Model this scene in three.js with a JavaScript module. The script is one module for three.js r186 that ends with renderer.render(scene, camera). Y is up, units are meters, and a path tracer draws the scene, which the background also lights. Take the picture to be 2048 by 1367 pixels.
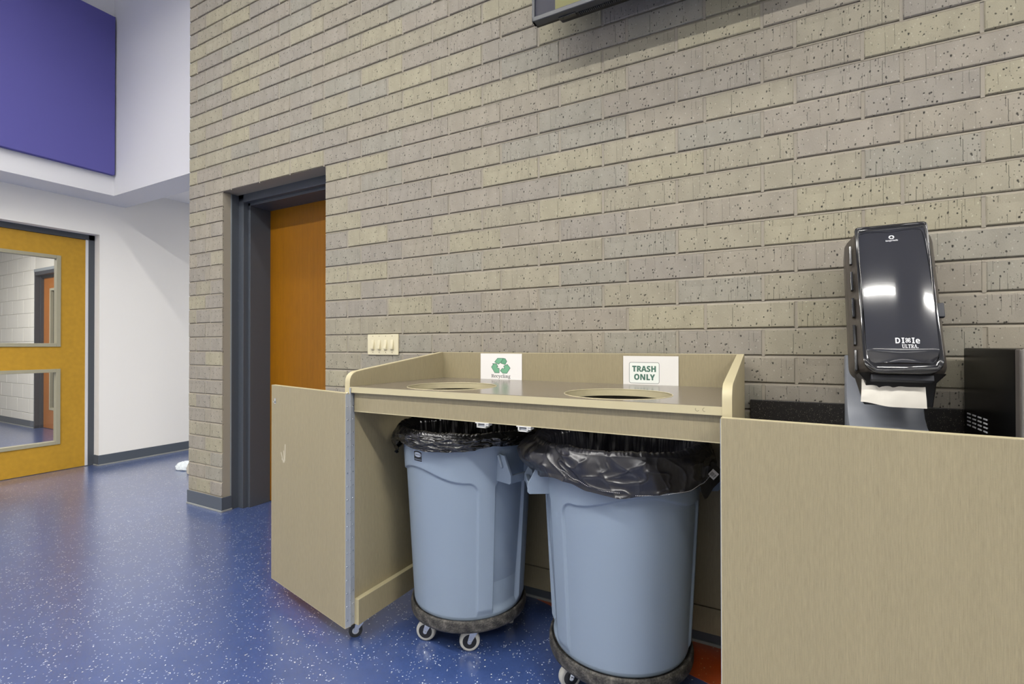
import * as THREE from 'three';
import { RoundedBoxGeometry } from 'three/addons/geometries/RoundedBoxGeometry.js';
import { mergeGeometries, toCreasedNormals } from 'three/addons/utils/BufferGeometryUtils.js';
import { ImprovedNoise } from 'three/addons/math/ImprovedNoise.js';
import { RectAreaLightUniformsLib } from 'three/addons/lights/RectAreaLightUniformsLib.js';

// ---------------------------------------------------------------- camera, lights, exposure
const scene = new THREE.Scene();
scene.background = new THREE.Color(0x000000);          // a closed room: the sky never shows
const camera = new THREE.PerspectiveCamera(70.367, 2048 / 1367, 0.05, 60);
{
  const right = new THREE.Vector3(0.88062876, -0.00153707, -0.47380441);
  const up = new THREE.Vector3(0.00453167, 0.99997632, 0.00517869);
  const back = new THREE.Vector3(0.47378523, -0.00670762, 0.88061488);
  camera.position.set(0, 1.1594, 2.0236);
  camera.quaternion.setFromRotationMatrix(new THREE.Matrix4().makeBasis(right, up, back));
}
const EXPOSURE = 1.02;
const ROOM_LAMP = [30, 140, 66, 50], ROOM_GLOW = 6;   // strip lights of the main room, row by row away from the brick wall
const CORRIDOR_LAMP = 170, BEYOND_LAMP = 50;
const LAMP_COLOR = 0xfdfaf4;
RectAreaLightUniformsLib.init();
const renderer = new THREE.WebGLRenderer({ antialias: true });
renderer.toneMapping = THREE.LinearToneMapping;
renderer.toneMappingExposure = EXPOSURE;
renderer.shadowMap.enabled = true;

// ---------------------------------------------------------------- helpers
let seed = 7;
const rnd = () => { seed = (seed * 1664525 + 1013904223) >>> 0; return seed / 4294967296; };
const rr = (a, b) => a + (b - a) * rnd();
const noise = new ImprovedNoise();
const R = (d) => d * Math.PI / 180;
const clamp = (x, a, b) => Math.min(b, Math.max(a, x));
const smooth = (a, b, x) => { const t = clamp((x - a) / (b - a), 0, 1); return t * t * (3 - 2 * t); };
const names = {};
function numbered(n) { const k = names[n] = (names[n] ?? -1) + 1; return k ? `${n}_${String(k).padStart(3, '0')}` : n; }
function mat(color, roughness, o = {}) { return new THREE.MeshPhysicalMaterial({ color, roughness, ...o }); }
function mesh(name, geo, m, parent, data) {
  const g = Array.isArray(geo) ? mergeGeometries(geo.map(plain)) : geo;
  const o = new THREE.Mesh(g, m); o.castShadow = o.receiveShadow = true;
  if (parent) { o.name = name; parent.add(o); } else { o.name = numbered(name); scene.add(o); }
  if (data) Object.assign(o.userData, data);
  return o;
}
function plain(g) {                                      // same attributes everywhere so that pieces merge
  const h = g.index ? g.toNonIndexed() : g;
  for (const k of Object.keys(h.attributes)) if (!['position', 'normal', 'uv'].includes(k)) h.deleteAttribute(k);
  if (!h.attributes.uv) h.setAttribute('uv', new THREE.BufferAttribute(new Float32Array(h.attributes.position.count * 2), 2));
  h.morphAttributes = {}; h.clearGroups();
  return h;
}
function thing(name, label, category, [x, y, z] = [0, 0, 0], turn = 0, group) {
  const o = new THREE.Group(); o.name = numbered(name); scene.add(o);
  o.position.set(x, y, z); o.rotation.y = turn; o.userData = { label, category };
  if (group) o.userData.group = group;
  return o;
}
function part(name, parent) { const o = new THREE.Group(); o.name = name; parent.add(o); return o; }
function struct(name, geo, m) { return mesh(name, geo, m, null, { kind: 'structure' }); }
// uv in metres by the dominant axis of each face: (z, y) on x faces, (x, y) on z faces, (x, z) on y faces
function boxUV(g, du = 0, dv = 0, swap = false) {
  const h = plain(g), p = h.attributes.position, uv = new Float32Array(p.count * 2);
  const a = new THREE.Vector3(), b = new THREE.Vector3(), c = new THREE.Vector3(), n = new THREE.Vector3();
  for (let i = 0; i < p.count; i += 3) {
    a.fromBufferAttribute(p, i); b.fromBufferAttribute(p, i + 1); c.fromBufferAttribute(p, i + 2);
    n.copy(b).sub(a).cross(c.clone().sub(a)); const nx = Math.abs(n.x), ny = Math.abs(n.y), nz = Math.abs(n.z);
    [a, b, c].forEach((v, k) => {
      let s, t; if (nx >= ny && nx >= nz) { s = v.z; t = v.y; } else if (nz >= ny) { s = v.x; t = v.y; } else { s = v.x; t = v.z; }
      if (swap) [s, t] = [t, s];
      uv[(i + k) * 2] = s + du; uv[(i + k) * 2 + 1] = t + dv;
    });
  }
  h.setAttribute('uv', new THREE.BufferAttribute(uv, 2));
  return h;
}
function bx(x0, x1, y0, y1, z0, z1, r = 0, swap = false) {
  const w = x1 - x0, h = y1 - y0, d = z1 - z0;
  const g = r ? new RoundedBoxGeometry(w, h, d, 2, Math.min(r, w / 2.01, h / 2.01, d / 2.01)) : new THREE.BoxGeometry(w, h, d);
  g.translate((x0 + x1) / 2, (y0 + y1) / 2, (z0 + z1) / 2);
  return boxUV(g, 0, 0, swap);
}
function cyl(r0, r1, h, seg, x, y, z, axis = 'y') {
  const g = new THREE.CylinderGeometry(r0, r1, h, seg);
  if (axis === 'x') g.rotateZ(Math.PI / 2); if (axis === 'z') g.rotateX(Math.PI / 2);
  return g.translate(x, y, z);
}
// profile in (z, y) pushed along x from x0 to x1
function alongX(points, x0, x1, bevel = 0) {
  const s = new THREE.Shape(points.map(([z, y]) => new THREE.Vector2(z, y)));
  const g = new THREE.ExtrudeGeometry(s, { depth: x1 - x0 - 2 * bevel, bevelEnabled: bevel > 0, bevelSize: bevel, bevelThickness: bevel, bevelOffset: -bevel, bevelSegments: 2, curveSegments: 8 });
  g.translate(0, 0, bevel);
  const p = g.attributes.position;
  for (let i = 0; i < p.count; i++) { const z = p.getX(i), y = p.getY(i), d = p.getZ(i); p.setXYZ(i, x1 - d, y, z); }
  g.computeVertexNormals();
  return boxUV(toCreasedNormals(g, 0.6));
}
function texture(size, fill, repeatMetres, srgb = true) {
  const d = new Uint8Array(size * size * 4); fill(d, size);
  const t = new THREE.DataTexture(d, size, size, THREE.RGBAFormat);
  t.wrapS = t.wrapT = THREE.RepeatWrapping; t.magFilter = THREE.LinearFilter; t.minFilter = THREE.LinearMipmapLinearFilter; t.generateMipmaps = true;
  if (srgb) t.colorSpace = THREE.SRGBColorSpace;
  t.repeat.set(1 / repeatMetres, 1 / repeatMetres); t.needsUpdate = true;
  return t;
}
function canvasTexture(w, h, draw) {
  const c = document.createElement('canvas'); c.width = w; c.height = h; draw(c.getContext('2d'), w, h);
  const t = new THREE.CanvasTexture(c); t.colorSpace = THREE.SRGBColorSpace; t.magFilter = THREE.LinearFilter; return t;
}
const put = (d, i, r, g, b) => { d[i] = clamp(r, 0, 255); d[i + 1] = clamp(g, 0, 255); d[i + 2] = clamp(b, 0, 255); d[i + 3] = 255; };

// ---------------------------------------------------------------- textures
// brick face: pits, pale grains and wire-cut drag lines; a colour map and a height map of the same marks
function brickMaps(size, metres) {
  const h = new Float32Array(size * size).fill(0), col = new Float32Array(size * size).fill(1);
  const at = (x, y) => ((y + size) % size) * size + ((x + size) % size);
  for (let y = 0; y < size; y++) for (let x = 0; x < size; x++) {
    col[at(x, y)] = 0.97 + 0.05 * noise.noise(x * 8 * 2 / size, y * 8 / size, 1.5) + 0.035 * noise.noise(x / 2.2, y / 9, 3.1) + rr(-0.025, 0.025);
    h[at(x, y)] = 0.75 + 0.05 * noise.noise(x / 3, y / 12, 7.7);
  }
  const blob = (n, r0, r1, stretch, dc, dh) => {
    for (let k = 0; k < n; k++) {
      const cx = rnd() * size, cy = rnd() * size, r = rr(r0, r1), ry = r * rr(1, stretch), tilt = rr(-0.5, 0.5), s = rr(0.55, 1);
      for (let y = -Math.ceil(ry) - 1; y <= ry + 1; y++) for (let x = -Math.ceil(r) - 2; x <= r + 2; x++) {
        const q = Math.hypot((x + tilt * y * 0.4) / r, y / ry); if (q > 1.2) continue;
        const i = at(Math.floor(cx) + x, Math.floor(cy) + y), m = s * (1 - smooth(0.6, 1.2, q));
        col[i] *= 1 + dc * m; h[i] += dh * m;
      }
    }
  };
  const k = metres * metres;
  blob(760 * k, 2.0, 4.2, 1.9, -0.68, -0.8);
  blob(1500 * k, 1.2, 2.2, 1.8, -0.5, -0.45);
  blob(1200 * k, 1.5, 3.2, 2.4, 0.3, 0.1);
  for (let n = 0; n < 380 * k; n++) {                     // drag lines
    let x = rnd() * size; const y0 = rnd() * size, len = rr(15, 140), s = rr(0.2, 0.65), wide = rnd() < 0.45 ? 2 : 1;
    for (let y = 0; y < len; y++) { x += rr(-0.12, 0.12); for (let u = 0; u < wide; u++) { const i = at(Math.floor(x) + u, Math.floor(y0 + y)); col[i] *= 1 - s * rr(0.5, 1); h[i] -= 0.4 * s; } }
  }
  return [
    texture(size, (d) => { for (let i = 0; i < size * size; i++) { const v = 232 * col[i]; put(d, i * 4, v, v * 0.995, v * 0.985); } }, metres),
    texture(size, (d) => { for (let i = 0; i < size * size; i++) { const v = 255 * h[i]; put(d, i * 4, v, v, v); } }, metres, false),
  ];
}
const [brickMap, brickBump] = brickMaps(1024, 0.64);
// wood-look laminate: fine vertical dashes
function laminate(size, metres, contrast) {
  const f = (x, y, s) => noise.noise(x, y, s);
  return texture(size, (d) => {
    const coln = Array.from({ length: size }, () => rr(-1, 1));
    for (let y = 0; y < size; y++) for (let x = 0; x < size; x++) {
      const px = x / size, py = y / size;
      let v = 0.3 * coln[x] + 0.8 * f(x * 0.83, py * 22, 2.2) + 0.9 * f(x * 0.61 + 40, py * 40, 9.2) + 0.2 * f(px * 9, py * 2, 5.1);
      v = 226 + contrast * 13 * v + rr(-4, 4);
      put(d, (y * size + x) * 4, v, v * 0.985, v * 0.955);
    }
  }, metres);
}
const laminateMap = laminate(1024, 1.0, 1.0);
// stained veneer of the doors
const veneerMap = texture(1024, (d, s) => {
  const ring = Array.from({ length: s }, (_, x) => noise.noise(x * 0.05, 3, 1) + 0.6 * noise.noise(x * 0.3, 8, 1));
  for (let y = 0; y < s; y++) for (let x = 0; x < s; x++) {
    const v = 222 + 9 * ring[x] + 9 * noise.noise(x * 0.16, y * 0.012, 4) + 7 * noise.noise(x * 0.02, y * 0.004, 6) + 5 * noise.noise(x * 0.9, y * 0.06, 2) + rr(-4, 4);
    put(d, (y * s + x) * 4, v, v * 0.985, v * 0.95);
  }
}, 1.1);
const mapleMap = texture(1024, (d, s) => {
  for (let y = 0; y < s; y++) for (let x = 0; x < s; x++) {
    const v = 224 + 9 * noise.noise(x * 0.035, y * 0.03, 4) + 8 * noise.noise(x * 0.012, y * 0.006, 6) + 5 * noise.noise(x * 0.5, y * 0.09, 2) + rr(-4, 4);
    put(d, (y * s + x) * 4, v, v * 0.985, v * 0.95);
  }
}, 1.1);
// rubber flooring with scattered chips
function floorMap(base, chips, size, metres, n) {
  return texture(size, (d) => {
    for (let y = 0; y < size; y++) for (let x = 0; x < size; x++) {
      const k = 1 + 0.035 * noise.noise(x * 0.5, y * 0.5, 2) + 0.04 * noise.noise(x * 8 / size * 3, y * 8 / size * 3, 8) + rr(-0.02, 0.02);
      put(d, (y * size + x) * 4, base[0] * k, base[1] * k, base[2] * k);
    }
    for (let c = 0; c < n; c++) {
      const dense = rnd() < 0.22; let cx = rnd() * size, cy = rnd() * size; const many = dense ? 3 : 1;
      for (let m = 0; m < many; m++) {
        const r = rr(1.9, 4.6), a = rnd() * 3.14, q = rr(0.45, 0.9), col = chips[Math.floor(rnd() * chips.length)], s = rr(0.6, 1);
        const ca = Math.cos(a), sa = Math.sin(a);
        for (let y = -7; y <= 7; y++) for (let x = -7; x <= 7; x++) {
          const u = (x * ca + y * sa) / r, v = (-x * sa + y * ca) / (r * q), e = (Math.abs(u) + Math.abs(v)) * 0.6 + Math.hypot(u, v) * 0.4; if (e > 1.15) continue;
          const X = (Math.floor(cx) + x + size) % size, Y = (Math.floor(cy) + y + size) % size, i = (Y * size + X) * 4, w = s * (1 - smooth(0.75, 1.15, e));
          for (let j = 0; j < 3; j++) d[i + j] = d[i + j] * (1 - w) + col[j] * w;
        }
        cx += rr(-22, 22); cy += rr(-22, 22);
      }
    }
  }, metres);
}
const chipCream = [[255, 255, 248], [248, 250, 244], [236, 230, 206], [210, 222, 244]];
const blueFloorMap = floorMap([56, 77, 128], chipCream, 2048, 1.7, 4300);
const orangeFloorMap = floorMap([196, 76, 8], [[236, 226, 200], [222, 150, 90], [240, 200, 150]], 1024, 0.85, 650);
const graniteMap = texture(512, (d, s) => {
  for (let i = 0; i < s * s; i++) { const v = 18 + rr(0, 14); put(d, i * 4, v * 1.08, v, v * 0.94); }
  for (let c = 0; c < 5200; c++) { const x = Math.floor(rnd() * s), y = Math.floor(rnd() * s), v = rr(50, 165), w = rnd() < 0.5 ? 1 : 2; for (let a = 0; a < w; a++) for (let b = 0; b < w; b++) put(d, (((y + a) % s) * s + (x + b) % s) * 4, v, v * 0.94, v * 0.86); }
}, 0.42);
const wearMap = texture(512, (d, s) => {                  // scuffed black rubber
  for (let y = 0; y < s; y++) for (let x = 0; x < s; x++) {
    const v = 112 + 75 * noise.noise(x * 0.02, y * 0.03, 1) + 60 * noise.noise(x * 0.09, y * 0.12, 4) + 40 * noise.noise(x * 0.35, y * 0.2, 7) + rr(-20, 20);
    put(d, (y * s + x) * 4, v, v * 0.98, v * 0.95);
  }
}, 0.3);

// ---------------------------------------------------------------- materials
const M = {
  wall: mat(0xe9e7e2, 0.75),
  white: mat(0xd4d4d6, 0.75),
  ceiling: mat(0xeceae6, 0.9),
  farWall: mat(0xe6e3dc, 0.85),
  mortar: mat(0x948d7f, 0.95),
  cmu: mat(0xd2d0c8, 0.6),
  cmuJoint: mat(0xbdbbb3, 0.8),
  base: mat(0x4c535c, 0.45),
  baseToe: mat(0x8c8e8b, 0.6),
  floor: mat(0xffffff, 0.28, { map: blueFloorMap, ior: 2.1, clearcoat: 1, clearcoatRoughness: 0.24 }),
  orange: mat(0xffffff, 0.32, { map: orangeFloorMap, ior: 2.1, clearcoat: 1, clearcoatRoughness: 0.24 }),
  frame: mat(0x464b52, 0.42),
  frameDark: mat(0x33353b, 0.5),
  seal: mat(0x7f8588, 0.6),
  doorWood: mat(0x9c6606, 0.45, { map: veneerMap, specularIntensity: 0.45 }),
  doorMaple: mat(0xcfa236, 0.45, { map: mapleMap, specularIntensity: 0.6 }),
  bead: mat(0x9c9780, 0.45),
  glass: mat(0xffffff, 0.02, { transmission: 1, thickness: 0, ior: 1.5 }),
  darkGlass: mat(0x191a20, 0.12),
  laminate: mat(0xa2997d, 0.5, { map: laminateMap }),
  edge: mat(0xb7ad8b, 0.45),
  top: mat(0x6f675c, 0.2, { specularIntensity: 0.9 }),
  steel: mat(0xa9aeb4, 0.4, { metalness: 0.35 }),
  chrome: mat(0xc4c8cc, 0.2, { metalness: 0.95 }),
  blackMetal: mat(0x17181a, 0.4),
  scuff: mat(0xb9b19c, 0.7),
  catch: mat(0xc8c8c4, 0.4),
  bin: mat(0x808e9e, 0.42),
  dolly: mat(0x8b8984, 0.62, { map: wearMap }),
  tire: mat(0xa9a8a2, 0.6),
  hub: mat(0x101114, 0.4),
  bag: mat(0x08080a, 0.26, { specularIntensity: 1.0, clearcoat: 0.25, clearcoatRoughness: 0.2 }),
  bagSatin: mat(0x1a1a20, 0.3, { specularIntensity: 1.0, clearcoat: 0.3, clearcoatRoughness: 0.35 }),
  paper: mat(0xdedcd8, 0.8),
  plate: mat(0xd2caac, 0.35),
  plateDark: mat(0x8d8468, 0.5),
  granite: mat(0xffffff, 0.35, { map: graniteMap }),
  blackGloss: mat(0x0a0a0b, 0.12, { clearcoat: 0.6, clearcoatRoughness: 0.05 }),
  throat: mat(0x1a1817, 0.3),
  housing: mat(0x4e4944, 0.34),
  stand: mat(0x8b9099, 0.42),
  towel: mat(0xd8d4ca, 0.9),
  appliance: mat(0x060504, 0.26, { specularIntensity: 0.32 }),
  applianceFront: mat(0x9a9692, 0.35, { metalness: 0.4 }),
  slot: mat(0xb9bbbd, 0.4),
  purple: mat(0x555296, 0.85),
  tv: mat(0x0c0c0e, 0.35),
  tvBezel: mat(0x33363a, 0.35),
  cloth: mat(0xe6eef2, 0.6),
  clothGrey: mat(0xb8b2a6, 0.8),
  strap: mat(0x2a2725, 0.7),
  lampBody: mat(0x9a9a98, 0.6),
};
const glow = new THREE.MeshStandardMaterial({ color: 0xffffff, emissive: LAMP_COLOR, emissiveIntensity: ROOM_GLOW });

// ---------------------------------------------------------------- lamps (each a glowing strip and a light just below it)
function stripLight(label, x0, x1, z, y, w, power, glowM, group, skirt = 0) {
  const t = thing('ceiling_light', label, 'light', [(x0 + x1) / 2, y, z], 0, group), L = x1 - x0;
  mesh('fixture_body', [bx(-L / 2 - 0.02, L / 2 + 0.02, 0, 0.05, -w / 2 - 0.02, w / 2 + 0.02, 0.006)], M.lampBody, t);
  if (skirt) for (const s of [-1, 1]) mesh('side_baffle', bx(-L / 2 - 0.02, L / 2 + 0.02, -skirt, 0.002, Math.min(s * w / 2, s * (w / 2 + 0.02)), Math.max(s * w / 2, s * (w / 2 + 0.02))), M.lampBody, t);
  mesh('diffuser', [bx(-L / 2, L / 2, -0.006, 0.001, -w / 2, w / 2)], glowM, t);
  const l = new THREE.RectAreaLight(LAMP_COLOR, power, L, w); l.name = 'strip_glow';
  l.position.set(0, -0.012, 0); l.rotation.x = -Math.PI / 2; t.add(l);
  return t;
}
const CEIL = 4.45;
const rows = [[1.08, 'first'], [3.0, 'second'], [5.0, 'third'], [7.0, 'fourth']];
rows.forEach(([z, where], i) => {
  const parts = i === 1 ? [[-4.6, -0.7, 'corridor'], [-0.2, 1.0, 'counter'], [2.2, 5.6, 'far counter']] : [[-4.6, -0.7, 'corridor'], [-0.2, 3.6, 'counter']];
  for (const [x0, x1, side] of parts)
    stripLight(`white ceiling strip light, ${where} row from the brick wall, ${side} side`, x0, x1, z, CEIL - 0.05, 0.14, ROOM_LAMP[i] * (side === 'corridor' ? (i === 1 ? 0.85 : 1.0) : side === 'far counter' ? 1.5 : i === 1 ? 0.6 : 0.28), glow, 'ceiling strip lights of the main room', 0.05);
});

// ---------------------------------------------------------------- large structure
const XL = -5.747, XP = -5.38, XE = -3.806;              // left wall, bulkhead face, end of the brick wall
const C = 0.1016;                                        // brick course
const OX0 = -3.386, OX1 = -2.362, OY = 22 * C;           // door opening in the brick wall
struct('floor', [bx(-12, 6.2, -0.2, 0, -6.5, 8.2)], M.floor);
{
  const s = new THREE.Shape([[-0.99, 0.001], [2.2, 0.001], [2.2, 0.95]].map(([x, z]) => new THREE.Vector2(x, -z)));
  const g = new THREE.ExtrudeGeometry(s, { depth: 0.0012, bevelEnabled: false }); g.rotateX(-Math.PI / 2);
  struct('floor', boxUV(g), M.orange).userData.label = 'orange speckled floor inlay along the brick wall under the waste cabinet';
}
struct('ceiling', [bx(-6.2, 6.2, CEIL, CEIL + 0.2, -0.6, 8.2)], M.ceiling);
struct('ceiling', [bx(-6.2, -2.2, 2.747, 2.9, -6.5, -0.43)], M.ceiling);
// left wall with the opening of the half-glazed door
const LZ0 = -0.218, LZ1 = 0.84, LY = 2.236;
struct('wall_left', [bx(XL - 0.2, XL, 0, 2.747, -6.5, LZ0), bx(XL - 0.2, XL, LY, 2.56, LZ0, LZ1), bx(XL - 0.2, XL, 0, 2.56, LZ1, 8.2)], M.wall);
struct('bulkhead', [bx(XL - 0.2, XP, 2.55, CEIL, -0.18, 8.2), bx(XL - 0.2, XE, 2.55, CEIL, -0.43, -0.18)], M.white);
struct('wall_right', [bx(6, 6.2, 0, CEIL, -0.4, 8.2)], M.farWall);
struct('wall_front', [bx(-6, 6.2, 0, CEIL, 8, 8.2)], M.farWall);
struct('wall_corridor', [bx(-6, -2.2, 0, 2.8, -6.5, -6.3), bx(-2.3, -2.2, 0, 2.8, -6.3, -0.4)], M.wall);
mesh('purple_panel', [bx(-0.0, 0.05, 0, 1.462, -0.005, 3.6, 0.004)], M.purple, null, { label: 'large flat purple wall panel high on the white wall at left', category: 'wall panel' }).position.set(XP, 2.73, -0.163);
stripLight('ceiling light of the side corridor behind the brick wall end', -5.0, -4.4, -3.4, 2.74, 0.3, CORRIDOR_LAMP, new THREE.MeshStandardMaterial({ color: 0xffffff, emissive: LAMP_COLOR, emissiveIntensity: 5 }));

// brick wall: mortar body with the bricks standing proud of it
const wall = new THREE.Group(); wall.name = 'wall_back'; wall.userData = { kind: 'structure' }; scene.add(wall);
const J = 0.01;                                        // depth of the joints
const joints = [
  bx(XE + 0.004, OX0 - 0.004, 0, OY, -0.4, -J), bx(OX1 + 0.004, 6.1, 0, OY, -0.4, -J), bx(XE + 0.004, 6.1, OY + 0.004, CEIL, -0.4, -J),
];
function bed(x0, x1, y) {                                // weathered bed joint: deep under the upper brick, flush with the lower one
  const P = [x0, y - 0.0052, -0.0012, x1, y - 0.0052, -0.0012, x1, y + 0.0052, -0.0095, x0, y - 0.0052, -0.0012, x1, y + 0.0052, -0.0095, x0, y + 0.0052, -0.0095];
  const g = new THREE.BufferGeometry(); g.setAttribute('position', new THREE.Float32BufferAttribute(P, 3)); g.computeVertexNormals(); joints.push(boxUV(g));
}
for (let n = 1; n < 43; n++) {
  if (n < 22) { bed(XE + 0.003, OX0 - 0.003, n * C); bed(OX1 + 0.003, 6, n * C); }
  else if (n === 22) { bed(XE + 0.003, OX0, n * C); bed(OX1, 6, n * C); }
  else bed(XE + 0.003, 6, n * C);
}
const brickTones = [0xa59e91, 0xa69f90, 0xada790, 0xa19b90, 0xa7a18e, 0xa39d91, 0xa29e91, 0xaba591].map((c) => mat(c, 0.85, { map: brickMap, bumpMap: brickBump, bumpScale: 0.0022 }));
const brickShapes = new Map();
function brickShape(w, v) {
  const key = `${w.toFixed(3)}/${v}`;
  if (brickShapes.has(key)) return brickShapes.get(key);
  const h = C - 0.0095, d = 0.085, c = 0.003, j = () => rr(-0.0006, 0.0006);
  // front face a little uneven, chamfered all round
  const F = [[-w / 2 + c, -h / 2 + c, j()], [w / 2 - c, -h / 2 + c, j()], [w / 2 - c, h / 2 - c, j()], [-w / 2 + c, h / 2 - c, j()]];
  const S = [[-w / 2, -h / 2, -c], [w / 2, -h / 2, -c], [w / 2, h / 2, -c], [-w / 2, h / 2, -c]].map(([x, y, z]) => [x + j(), y + j(), z]);
  const B = [[-w / 2, -h / 2, -d], [w / 2, -h / 2, -d], [w / 2, h / 2, -d], [-w / 2, h / 2, -d]];
  const P = [], q = (a, b, e, f) => P.push(...a, ...b, ...e, ...a, ...e, ...f);
  q(...F);
  for (let k = 0; k < 4; k++) { const n = (k + 1) % 4; q(S[k], S[n], F[n], F[k]); q(B[k], B[n], S[n], S[k]); }
  const g = new THREE.BufferGeometry(); g.setAttribute('position', new THREE.Float32BufferAttribute(P, 3)); g.computeVertexNormals();
  const s = boxUV(g, v * 0.177 + 0.03, v * 0.311); brickShapes.set(key, s); return s;
}
{
  const bricks = [];
  const eye = camera.position, basis = new THREE.Matrix4().makeRotationFromQuaternion(camera.quaternion).invert();
  const look = (x, y, z) => { const v = new THREE.Vector3(x, y, z).sub(eye).applyMatrix4(basis); return [1024 + 969.5 * v.x / -v.z, 683.5 - 969.5 * v.y / -v.z, -v.z]; };
  const add = (a, b, n) => {
    const w = b - a - 0.0095; if (w < 0.02) return;
    const x = (a + b) / 2, y = (n + 0.5) * C, tone = Math.floor(rnd() * brickTones.length), v = Math.floor(rnd() * 6), dz = rr(-0.0008, 0.0008), rz = rr(-0.0016, 0.0016), dy = rr(-0.0007, 0.0007);
    const [px, py, depth] = look(x, y, 0), l = look(a, y, 0)[0], r = look(b, y, 0)[0];
    const seen = r > 0 && l < 2048 && depth > 0.2 && look(x, y - C / 2, 0)[1] > 0 && py < 1010;
    const hidden = (x > -1.44 && x < -0.1 && y < 1.1) || (x > -0.1 && y < 0.9) || (x > -2.36 && x < -1.44 && y < 0.93) || (x > 0.24 && x < 0.46 && y < 1.45) || (x > 0.56 && y < 1.13);
    bricks.push({ x, y: y + dy, w, tone, v, dz, rz, area: seen && !hidden ? (r - l) * C * 969.5 / depth : 0 });
  };
  for (let n = 0; n < 43; n++) {
    const odd = n % 2 === 1, edges = [XE];
    if (n < 22) {
      edges.push(...(odd ? [-3.708, -3.53] : [-3.592])); edges.push(OX0, null, OX1);
      for (let k = 0; k < 30; k++) { const j = (odd ? -3.703 : -3.597) + 0.306 * k; if (j > OX1 + 0.03 && j < 5.9) edges.push(j); }
    } else for (let k = 0; k < 31; k++) { const j = (odd ? -3.703 : -3.597) + 0.306 * k; if (j < 5.9) edges.push(j); }
    for (let i = 0; i + 1 < edges.length; i++) if (edges[i] !== null && edges[i + 1] !== null) { add(edges[i], edges[i + 1], n); if (i && edges[i - 1] !== null) joints.push(bx(edges[i] - 0.005, edges[i] + 0.005, n * C, (n + 1) * C, -J, -0.0032 + rr(-0.001, 0.0012))); }
  }
  mesh('mortar', joints, M.mortar, wall);
  bricks.sort((a, b) => b.area - a.area);
  const rest = new Map();
  bricks.forEach((b, i) => {
    const g = brickShape(b.w, b.v);
    if (i < 300) { const m = mesh('brick', g, brickTones[b.tone], wall); m.position.set(b.x, b.y, b.dz); m.rotation.z = b.rz; }
    else { const h = g.clone().rotateZ(b.rz).translate(b.x, b.y, b.dz); if (!rest.has(b.tone)) rest.set(b.tone, []); rest.get(b.tone).push(h); }
  });
  const all = [], groups = []; let start = 0; const ms = [];
  for (const [tone, list] of rest) { const g = mergeGeometries(list); groups.push([start, g.attributes.position.count, ms.length]); start += g.attributes.position.count; ms.push(brickTones[tone]); all.push(g); }
  const g = mergeGeometries(all); groups.forEach((q) => g.addGroup(...q));
  const o = new THREE.Mesh(g, ms); o.name = 'brick_remainder'; o.castShadow = o.receiveShadow = true; o.userData = { kind: 'stuff' }; wall.add(o);
  console.log('bricks in view', bricks.filter((b) => b.area > 0).length, 'all', bricks.length);
}
// cove bases: a dark strip with a pale toe
function cove(name, along, a0, a1, face, out, h = 0.1) {    // along 'x' or 'z'; face is the wall plane, out its outward sign
  const t = 0.007, o = new THREE.Group(); o.name = name; o.userData = { kind: 'structure' }; scene.add(o);
  const b = (y0, y1, d) => { const [p, q] = [face, face + out * d].sort((u, v) => u - v); return along === 'x' ? bx(a0, a1, y0, y1, p, q, 0.002) : bx(p, q, y0, y1, a0, a1, 0.002); };
  mesh('strip', [b(0.011, h, t)], M.base, o); mesh('toe', [b(0, 0.012, t + 0.005)], M.baseToe, o);
}
cove('baseboard_pier', 'x', XE - 0.002, OX0 + 0.008, 0, 1);
cove('baseboard_reveal', 'z', -0.066, 0.008, OX0, 1);
cove('baseboard_back', 'x', OX1, 6, 0, 1, 0.1);
cove('baseboard_left', 'z', -6.3, LZ0 + 0.002, XL, 1);
cove('baseboard_left_reveal', 'x', XL - 0.085, XL + 0.004, LZ0, 1);
cove('baseboard_front_left', 'z', LZ1, 8, XL, 1);

// ---------------------------------------------------------------- door 1: the wood door deep in the brick wall
{
  const d = new THREE.Group(); d.name = 'door_1'; d.userData = { kind: 'structure' }; scene.add(d);
  const z1 = -0.114, z2 = -0.15, zd = -0.309, a = OX0, b = OX1, top = OY;
  mesh('door_frame', [
    bx(a - 0.03, a + 0.002, 0, top, z1, -0.064), bx(b - 0.002, b + 0.03, 0, top, z1, -0.064),
    bx(a - 0.03, a + 0.058, 0, top + 0.01, z2 - 0.01, z1, 0.002), bx(b - 0.058, b + 0.03, 0, top + 0.01, z2 - 0.01, z1, 0.002),
    bx(a - 0.03, a + 0.081, 0, top + 0.01, -0.37, z2, 0.002), bx(b - 0.081, b + 0.03, 0, top + 0.01, -0.37, z2, 0.002),
    bx(a, b, top - 0.052, top + 0.01, z2 - 0.01, z1, 0.002), bx(a, b, top - 0.071, top + 0.01, -0.37, z2, 0.002),
  ], M.frame, d);
  mesh('sealant', [bx(a - 0.002, a + 0.004, 0.1, top, -0.064, -0.058), bx(b - 0.004, b + 0.002, 0.1, top, -0.064, -0.058)], M.seal, d);
  mesh('door_leaf', [bx(a + 0.078, b - 0.078, 0.008, top - 0.068, zd - 0.044, zd, 0.001)], M.doorWood, d);
  const h = part('door_handle', d);
  mesh('rose', [cyl(0.03, 0.03, 0.008, 24, b - 0.15, 1.0, zd + 0.004, 'z')], M.steel, h); mesh('lever', [cyl(0.009, 0.009, 0.05, 16, b - 0.15, 1.0, zd + 0.03, 'z'), bx(b - 0.26, b - 0.14, 0.99, 1.01, zd + 0.045, zd + 0.058, 0.005)], M.steel, h);
  mesh('wall_backing', [bx(a, b, 0, top, -0.4, -0.38)], M.frameDark, d);
}
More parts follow.
